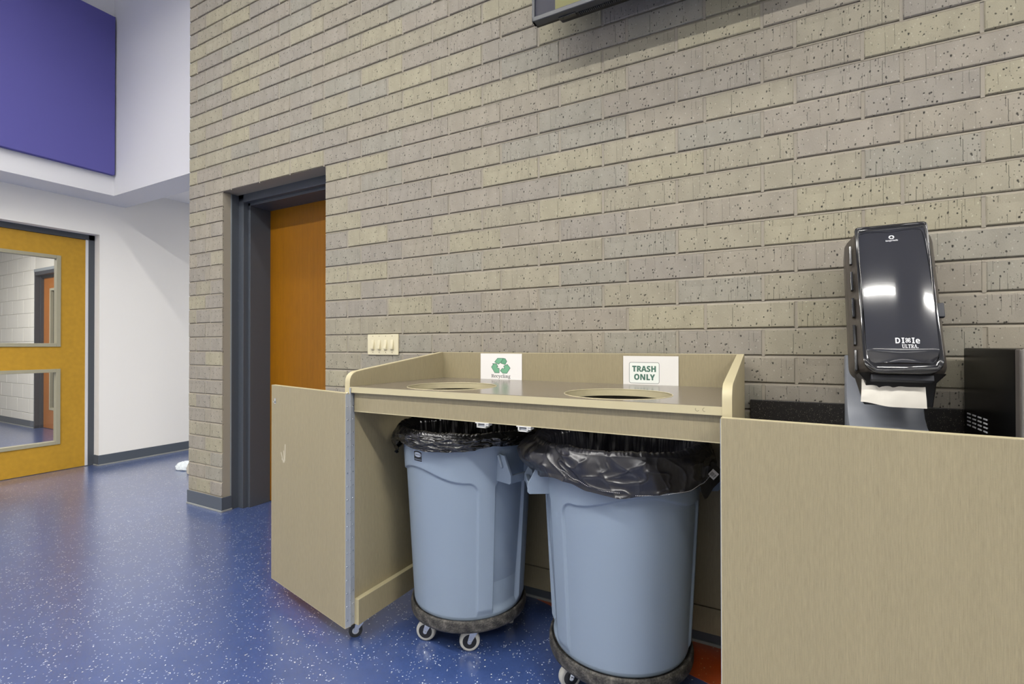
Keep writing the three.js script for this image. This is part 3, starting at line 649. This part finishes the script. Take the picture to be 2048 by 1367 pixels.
// ---------------------------------------------------------------- paper signs on the cabinet
function sign(name, label, x0, x1, y0, y1, lean, draw) {
  const w = x1 - x0, h = y1 - y0, tx = canvasTexture(1024, Math.round(1024 * h / w), draw);
  const t = thing(name, label, 'sign', [(x0 + x1) / 2, y0, 0.0715], 0);
  const g = new THREE.BoxGeometry(w, h, 0.0006, 12, 6, 1).translate(0, h / 2, 0), p = g.attributes.position;
  for (let i = 0; i < p.count; i++) p.setZ(i, p.getZ(i) + 0.0012 * Math.sin(p.getX(i) * 21 + lean) * (p.getY(i) / h));
  g.computeVertexNormals();
  mesh('sheet', [bx(-w / 2, w / 2, 0, h, -0.0012, -0.0006)], M.paper, t);
  const f = new THREE.PlaneGeometry(w, h).translate(0, h / 2, 0);
  mesh('print', f, mat(0xffffff, 0.8, { map: tx }), t);
  t.rotation.x = -0.006;
}
sign('paper_sign', 'white paper sign with a green recycling symbol and the word Recycling', -1.2195, -1.0, CT + 0.0002, 1.121, 0, (x, w, h) => {
  x.fillStyle = '#e4e2df'; x.fillRect(0, 0, w, h);
  const S = w / 1230, P = (a) => a.map(([u, v]) => [(u - 215) * S, (v - 235) * S * 1.0 * (h / (825 * S))]);
  const poly = (pts, fill) => { x.beginPath(); P(pts).forEach(([u, v], i) => i ? x.lineTo(u, v) : x.moveTo(u, v)); x.closePath(); x.fillStyle = fill; x.fill(); x.strokeStyle = '#35574a'; x.lineWidth = 10; x.lineJoin = 'round'; x.stroke(); };
  poly([[735, 385], [905, 385], [835, 510], [760, 575], [645, 505]], '#6fa886'); poly([[905, 390], [960, 395], [1010, 480], [960, 585], [840, 545], [835, 505]], '#639c7b');
  poly([[580, 560], [700, 560], [750, 660], [715, 655], [730, 690], [785, 712], [785, 850], [650, 850], [550, 670], [605, 580]], '#6fa886');
  poly([[1025, 575], [1108, 690], [1010, 860], [890, 860], [815, 780], [880, 700], [905, 720], [940, 705], [915, 630]], '#6fa886');
  x.fillStyle = '#e4e2df'; x.beginPath(); P([[825, 535], [850, 590], [930, 600], [880, 650], [930, 690], [860, 690], [820, 735], [790, 690], [725, 688], [765, 640], [755, 590], [805, 580]]).forEach(([u, v], i) => i ? x.lineTo(u, v) : x.moveTo(u, v)); x.closePath(); x.fill();
  x.fillStyle = '#4a4a4a'; x.font = `bold ${Math.round(118 * S)}px serif`; x.textAlign = 'center'; x.fillText('Recycling', (830 - 215) * S, (1005 - 235) * S * (h / (825 * S)), 760 * S);
});
sign('paper_sign', 'white paper sign reading TRASH ONLY in green inside a thin frame', -0.5365, -0.321, CT + 0.0002, 1.1155, 1, (x, w, h) => {
  x.fillStyle = '#dcdad5'; x.fillRect(0, 0, w, h);
  const k = w / 1610, kv = h / 850, X = (u) => (u - 115) * k, Y = (v) => (v - 165) * kv;
  x.fillStyle = '#dfe3dd'; x.strokeStyle = '#5b6660'; x.lineWidth = 8; x.beginPath(); x.roundRect(X(300), Y(355), 880 * k, 615 * kv, 34); x.fill(); x.stroke();
  x.fillStyle = '#466b5c'; x.textAlign = 'center'; x.font = `bold ${Math.round(232 * kv)}px sans-serif`;
  x.fillText('TRASH', X(745), Y(628), 800 * k); x.fillText('ONLY', X(745), Y(872), 620 * k);
  x.strokeStyle = '#466b5c'; x.lineWidth = 7; x.strokeText('TRASH', X(745), Y(628), 800 * k); x.strokeText('ONLY', X(745), Y(872), 620 * k);
});

// ---------------------------------------------------------------- light switch plate on the brick wall
{
  const t = thing('switch_plate', 'cream four-gang light switch plate on the brick wall', 'light switch', [-1.896, 1.107, 0.001]);
  mesh('cover_plate', [bx(-0.112, 0.112, 0, 0.114, -0.001, 0.006, 0.003)], M.plate, t);
  const sc = [];
  for (let i = 0; i < 4; i++) {
    const x = -0.071 + i * 0.0467;
    const wedge = alongX([[0.004, 0.03], [0.016, 0.031], [0.0175, 0.036], [0.0075, 0.084], [0.004, 0.084]], x - 0.0105, x + 0.0105, 0.0008);
    mesh('rocker', wedge, M.plate, t);
    sc.push(cyl(0.0026, 0.0026, 0.0012, 10, x, 0.104, 0.0064, 'z'), cyl(0.0026, 0.0026, 0.0012, 10, x, 0.014, 0.0064, 'z'));
  }
  sc.forEach((g) => mesh('screw', g, M.plateDark, t));
}

// ---------------------------------------------------------------- counter at the right with the things on it
const KT = 0.862;
{
  const t = thing('counter', 'counter with a speckled dark top and low backsplash behind the right cabinet door', 'counter', [0, 0, 0]);
  mesh('base_unit', [bx(-0.07, 2.4, 0.09, KT - 0.035, 0.03, 0.57), bx(-0.05, 2.4, 0, 0.09, 0.05, 0.5)], M.laminate, t);
  mesh('worktop', [bx(-0.075, 2.4, KT - 0.035, KT, 0.01, 0.6, 0.004)], M.granite, t);
  mesh('backsplash', [bx(-0.075, 2.4, KT, 0.957, 0.003, 0.022, 0.002)], M.granite, t);
}
{
  const t = thing('towel_dispenser', 'tall black tilted paper dispenser with a glossy dark cover on a grey stand', 'dispenser', [0.326, KT, 0]);
  // stand
  const pr = [[0.03, 0.002], [0.33, 0.002], [0.335, 0.008], [0.325, 0.014], [0.22, 0.022], [0.17, 0.032], [0.135, 0.05], [0.112, 0.072], [0.1, 0.1], [0.09, 0.13], [0.085, 0.18], [0.08, 0.262], [0.03, 0.262]];
  mesh('stand', alongX(pr, -0.112, 0.085, 0.004), M.stand, t, { label: 'grey plastic stand' });
  const bs = new THREE.Shape([[-0.114, 0.03], [0.088, 0.03], [0.09, 0.12], [0.13, 0.19], [0.15, 0.33], [-0.12, 0.335], [-0.125, 0.2]].map(([x, z]) => new THREE.Vector2(x, -z)));
  mesh('stand_foot', new THREE.ExtrudeGeometry(bs, { depth: 0.006, bevelEnabled: true, bevelSize: 0.002, bevelThickness: 0.002, bevelSegments: 2 }).rotateX(-Math.PI / 2).translate(0, 0.003, 0), M.stand, t);
  // tilted housing; its own axes: y up along the cover, z towards the room, origin mid-cover
  const tilt = R(-17.3), H = new THREE.Matrix4().makeRotationX(tilt).setPosition(0, 1.315 - KT, 0.2);
  const own = (g) => g.applyMatrix4(H);
  const rrect = (w, y0, y1, rt, rbm) => { const s = new THREE.Shape(); s.moveTo(-w + rbm, y0); s.lineTo(w - rbm, y0); s.quadraticCurveTo(w, y0, w, y0 + rbm); s.lineTo(w, y1 - rt); s.quadraticCurveTo(w, y1, w - rt, y1); s.lineTo(-w + rt, y1); s.quadraticCurveTo(-w, y1, -w, y1 - rt); s.lineTo(-w, y0 + rbm); s.quadraticCurveTo(-w, y0, -w + rbm, y0); return s; };
  const shell = new THREE.ExtrudeGeometry(rrect(0.089, -0.25, 0.237, 0.012, 0.045), { depth: 0.098, steps: 6, bevelEnabled: true, bevelSize: 0.006, bevelThickness: 0.008, bevelSegments: 4, bevelOffset: -0.006, curveSegments: 10 }).translate(0, 0, -0.106);
  { const p = shell.attributes.position; for (let i = 0; i < p.count; i++) { const q = clamp(-p.getZ(i) / 0.106, 0, 1), y = p.getY(i), k = smooth(0.05, 0.55, q); p.setX(i, p.getX(i) * (1 + 0.28 * k)); if (y > 0.1) p.setY(i, y - 0.055 * q * smooth(0.1, 0.23, y)); p.setZ(i, p.getZ(i) - 0.006 - (0.06 * y + 0.09 * (y + 0.05) ** 2) * (1 - q)); } shell.computeVertexNormals(); }
  mesh('housing', own(toCreasedNormals(shell, 0.7)), M.housing, t);
  // throat under the cover
  const throat = alongX([[-0.112, -0.23], [-0.112, -0.318], [-0.09, -0.325], [-0.034, -0.268], [-0.012, -0.245]], -0.1, 0.1, 0.003);
  { const p = throat.attributes.position; for (let i = 0; i < p.count; i++) if (p.getY(i) < -0.26) p.setX(i, p.getX(i) * 0.82); throat.computeVertexNormals(); }
  mesh('throat', own(throat), M.throat, t);
  mesh('slot_lip', own(bx(-0.072, 0.072, -0.268, -0.25, -0.034, -0.008, 0.003)), M.frameDark, t);
  // glossy cover: bowed across, curling in at its foot
  const tx = canvasTexture(700, 1536, (x, w, h) => {
    x.fillStyle = '#24252a'; x.fillRect(0, 0, w, h);
    x.fillStyle = '#d8d8d8'; x.beginPath(); x.ellipse(350, 105, 30, 24, 0, 0, 7); x.fill(); x.fillStyle = '#24252a'; x.beginPath(); x.moveTo(350, 88); x.lineTo(374, 112); x.lineTo(358, 112); x.lineTo(358, 120); x.lineTo(342, 120); x.lineTo(342, 112); x.lineTo(326, 112); x.fill();
    x.fillStyle = '#e2e2e2'; x.textAlign = 'center'; x.font = 'bold 26px sans-serif'; x.fillText('Georgia-Pacific', 350, 156, 132);
    x.font = 'bold 84px sans-serif'; x.fillText('D', 312, 1338); x.fillText('I', 364, 1338); x.fillText('I', 462, 1338); x.fillText('e', 505, 1338); x.lineWidth = 7; x.strokeStyle = '#e2e2e2';
    for (let k = 0; k < 4; k++) { x.save(); x.translate(412, 1306); x.rotate(Math.PI / 4 + k * Math.PI / 2); x.beginPath(); x.ellipse(15, 0, 13, 8, 0, 0, 7); x.stroke(); x.restore(); }
    x.font = 'bold 52px serif'; x.fillText('ULTRA.', 428, 1388, 160);
  });
  const W = 0.083, NY = 60, NX = 24, P = [], U = [], I = [];
  for (let i = 0; i <= NY; i++) for (let j = 0; j <= NX; j++) {
    const v = i / NY, u = j / NX, y = -0.222 + 0.44 * v, x = (u * 2 - 1) * W, foot = 1 - smooth(0, 0.09, v);
    const z = 0.006 + 0.006 * (1 - (u * 2 - 1) ** 2) - 0.06 * y - 0.09 * (y + 0.05) ** 2 - 0.01 * foot * (1 - 0.6 * (1 - (u * 2 - 1) ** 2));
    P.push(x * (1 - 0.1 * foot * foot), y, z); U.push(u, v);
  }
  for (let i = 0; i < NY; i++) for (let j = 0; j < NX; j++) { const a = i * (NX + 1) + j; I.push(a, a + 1, a + NX + 1, a + 1, a + NX + 2, a + NX + 1); }
  const cg = new THREE.BufferGeometry(); cg.setAttribute('position', new THREE.Float32BufferAttribute(P, 3)); cg.setAttribute('uv', new THREE.Float32BufferAttribute(U, 2)); cg.setIndex(I); cg.computeVertexNormals();
  mesh('cover', own(cg), mat(0xffffff, 0.1, { map: tx, clearcoat: 1, clearcoatRoughness: 0.03 }), t, { label: 'glossy dark cover with pale lettering' });
  const ff = rrect(0.0905, -0.252, 0.238, 0.012, 0.045); ff.holes.push(new THREE.Path(rrect(0.0825, -0.226, 0.22, 0.006, 0.03).getPoints(10)));
  const ring = new THREE.ExtrudeGeometry(ff, { depth: 0.007, bevelEnabled: true, bevelSize: 0.001, bevelThickness: 0.001, bevelSegments: 2, curveSegments: 10 }).translate(0, 0, -0.002);
  { const p = ring.attributes.position; for (let i = 0; i < p.count; i++) p.setZ(i, p.getZ(i) - 0.06 * p.getY(i) - 0.09 * (p.getY(i) + 0.05) ** 2); ring.computeVertexNormals(); }
  mesh('front_frame', own(toCreasedNormals(ring, 0.7)), M.blackGloss, t);
  const rim = []; const edge = new THREE.CatmullRomCurve3([[-W, 0.218, 0.002], [-W - 0.001, 0, 0.005], [-W, -0.19, 0.003], [-W * 0.86, -0.224, -0.004], [0, -0.232, 0.002], [W * 0.86, -0.224, -0.004], [W, -0.19, 0.003], [W + 0.001, 0, 0.005], [W, 0.218, 0.002], [0, 0.219, 0.011]].map((v) => new THREE.Vector3(...v)), true, 'catmullrom', 0.2);
  rim.push(new THREE.TubeGeometry(edge, 160, 0.0013, 8, true));
  mesh('cover_rim', own(mergeGeometries(rim.map(plain))), M.blackGloss, t);
  mesh('hinge', [0.15, 0.06, -0.03, -0.12, -0.2].map((y) => own(bx(-0.108, -0.1, y - 0.035, y + 0.03, -0.04, -0.026, 0.002))), M.blackGloss, t);
  mesh('latch', own(bx(0.094, 0.112, -0.075, -0.03, -0.03, -0.016, 0.004)), M.frameDark, t);
  // paper hanging from the throat
  const pg = new THREE.BufferGeometry(), pp = [], pu = [], pi = [];
  for (let i = 0; i <= 14; i++) for (let j = 0; j <= 24; j++) {
    const v = i / 14, u = j / 24, y = 1.06 - KT - v * (0.07 + 0.012 * smooth(0, 0.5, u)) - 0.004 * smooth(0, 1, Math.abs(u * 2 - 1)) * (1 - v), x = -0.09 + 0.148 * u - 0.006 * v * (1 - u);
    const z = 0.232 + 0.022 * v + 0.006 * Math.sin(v * 2.6) + 0.003 * noise.noise(u * 5, v * 3, 1.2) - 0.006 * Math.exp(-(((u - 0.27 - 0.08 * v) / 0.03) ** 2)) * (1 - v) - 0.007 * Math.exp(-(((u - 0.56 + 0.15 * v) / 0.05) ** 2)) * (1 - v);
    pp.push(x, y, z); pu.push(u, v);
  }
  for (let i = 0; i < 14; i++) for (let j = 0; j < 24; j++) { const a = i * 25 + j; pi.push(a, a + 25, a + 1, a + 1, a + 25, a + 26); }
  pg.setAttribute('position', new THREE.Float32BufferAttribute(pp, 3)); pg.setAttribute('uv', new THREE.Float32BufferAttribute(pu, 2)); pg.setIndex(pi); pg.computeVertexNormals();
  mesh('paper_towel', pg, M.towel, t, { label: 'white paper sheet hanging from the slot' });
}
{
  const t = thing('countertop_appliance', 'glossy black countertop appliance with pale vent slots on its side', 'appliance', [0.521, KT, 0.034]);
  mesh('casing', [bx(0, 0.46, 0.012, 0.287, 0, 0.366, 0.005)], M.appliance, t);
  mesh('front_trim', [bx(-0.001, 0.462, 0.012, 0.286, 0.3655, 0.392, 0.003)], mat(0x55504c, 0.35), t);
  mesh('front_panel', [bx(-0.001, 0.464, 0.012, 0.288, 0.392, 0.412, 0.008)], M.applianceFront, t);
  const sl = []; for (let c = 0; c < 4; c++) for (let r = 0; r < 4; r++) sl.push(new RoundedBoxGeometry(0.002, 0.0045, 0.026, 1, 0.0008).translate(-0.0004, 0.054 + 0.0115 * r, 0.045 + 0.043 * c));
  sl.forEach((g) => mesh('vent_slot', g, M.slot, t));
  [0.04, 0.42].forEach((x) => [0.04, 0.36].forEach((z) => mesh('foot', cyl(0.014, 0.014, 0.0125, 16, x, 0.0065, z), M.blackMetal, t)));
}

// ---------------------------------------------------------------- television high on the brick wall
{
  const t = thing('television', 'black wall-mounted television cut off by the top of the picture', 'television', [-0.27, 2.513, 0]);
  const w = 0.615, h = 0.72;
  mesh('bezel', [bx(-w, w, 0, 0.022, 0.165, 0.2, 0.004), bx(-w, w, h - 0.014, h, 0.165, 0.2, 0.004), bx(-w, -w + 0.014, 0, h, 0.165, 0.2, 0.004), bx(w - 0.014, w, 0, h, 0.165, 0.2, 0.004)], M.tvBezel, t);
  mesh('back_shell', [bx(-w + 0.004, w - 0.004, 0.002, h - 0.002, 0.15, 0.168, 0.004), bx(-w + 0.1, w - 0.1, 0.012, h - 0.1, 0.11, 0.152, 0.01)], M.tv, t);
  const tx = canvasTexture(512, 300, (x, W, H) => { x.fillStyle = '#a7a25a'; x.fillRect(0, 0, W, H); x.fillStyle = '#14163c'; x.fillRect(0, 0, 38, H); x.fillStyle = '#c9c694'; x.fillRect(60, 30, 420, 60); });
  const sg = new THREE.PlaneGeometry(2 * w - 0.028, h - 0.036).translate(0, h / 2 + 0.004, 0.193);
  mesh('screen', sg, new THREE.MeshStandardMaterial({ color: 0x030303, roughness: 0.6, emissive: 0xffffff, emissiveMap: tx, emissiveIntensity: 0.5 }), t);
  const v = []; for (let i = 0; i < 60; i++) v.push(bx(-0.42 + i * 0.0075, -0.4165 + i * 0.0075, -0.0035, 0.003, 0.152, 0.168));
  mesh('vent_ribs', v, M.tvBezel, t);
  mesh('sensor', [bx(-0.505, -0.43, -0.004, 0.004, 0.155, 0.175, 0.002)], M.blackGloss, t);
  mesh('wall_mount', [bx(-0.2, 0.2, 0.2, 0.5, 0.002, 0.02), bx(-0.15, -0.11, 0.15, 0.55, 0.02, 0.112), bx(0.11, 0.15, 0.15, 0.55, 0.02, 0.112)], M.blackMetal, t);
}

// ---------------------------------------------------------------- things half hidden behind the end of the brick wall
function crumple(g, amp, f, s) {
  const p = g.attributes.position, v = new THREE.Vector3();
  for (let i = 0; i < p.count; i++) { v.fromBufferAttribute(p, i); const k = amp * (1 - Math.abs(noise.noise(v.x * f + s, v.y * f, v.z * f)) * 2) + amp * 0.5 * noise.noise(v.x * f * 2.7, v.y * f * 2.7 + s, v.z * f * 2.7); const l = v.length() || 1; v.multiplyScalar(1 + k / l); if (v.y < 0) v.y = 0; p.setXYZ(i, v.x, v.y, v.z); }
  g.computeVertexNormals(); return g;
}
{
  const b = mesh('plastic_bag', crumple(new THREE.SphereGeometry(1, 48, 32).scale(0.17, 0.075, 0.12).translate(0, 0.02, 0), 0.02, 16, 2), M.cloth, null, { label: 'crumpled white plastic bag on the blue floor by the end of the brick wall', category: 'bag' });
  b.position.set(-4.88, 0.002, -0.56); b.scale.setScalar(0.62);
  const s = mesh('cloth_sack', crumple(new THREE.SphereGeometry(1, 40, 28).scale(0.13, 0.13, 0.14).translate(0, 0.02, 0), 0.015, 9, 5), M.clothGrey, null, { label: 'grey beige sack on the floor partly hidden by the end of the brick wall', category: 'sack' });
  s.position.set(-4.645, 0.002, -0.58); s.scale.setScalar(0.9);
  const c = new THREE.CatmullRomCurve3([[0, 0.2, 0], [-0.016, 0.185, 0], [-0.012, 0.155, 0.004], [0.004, 0.135, 0], [0.002, 0.118, 0], [-0.014, 0.09, 0.002], [-0.02, 0.05, 0], [-0.012, 0.015, 0], [0.01, 0, 0]].map((v) => new THREE.Vector3(...v)));
  const k = mesh('strap', new THREE.TubeGeometry(c, 60, 0.012, 10, false), M.strap, null, { label: 'dark looped strap hanging at the end of the brick wall', category: 'strap' });
  k.position.set(-3.834, 0.72, -0.05);
}

renderer.render(scene, camera);
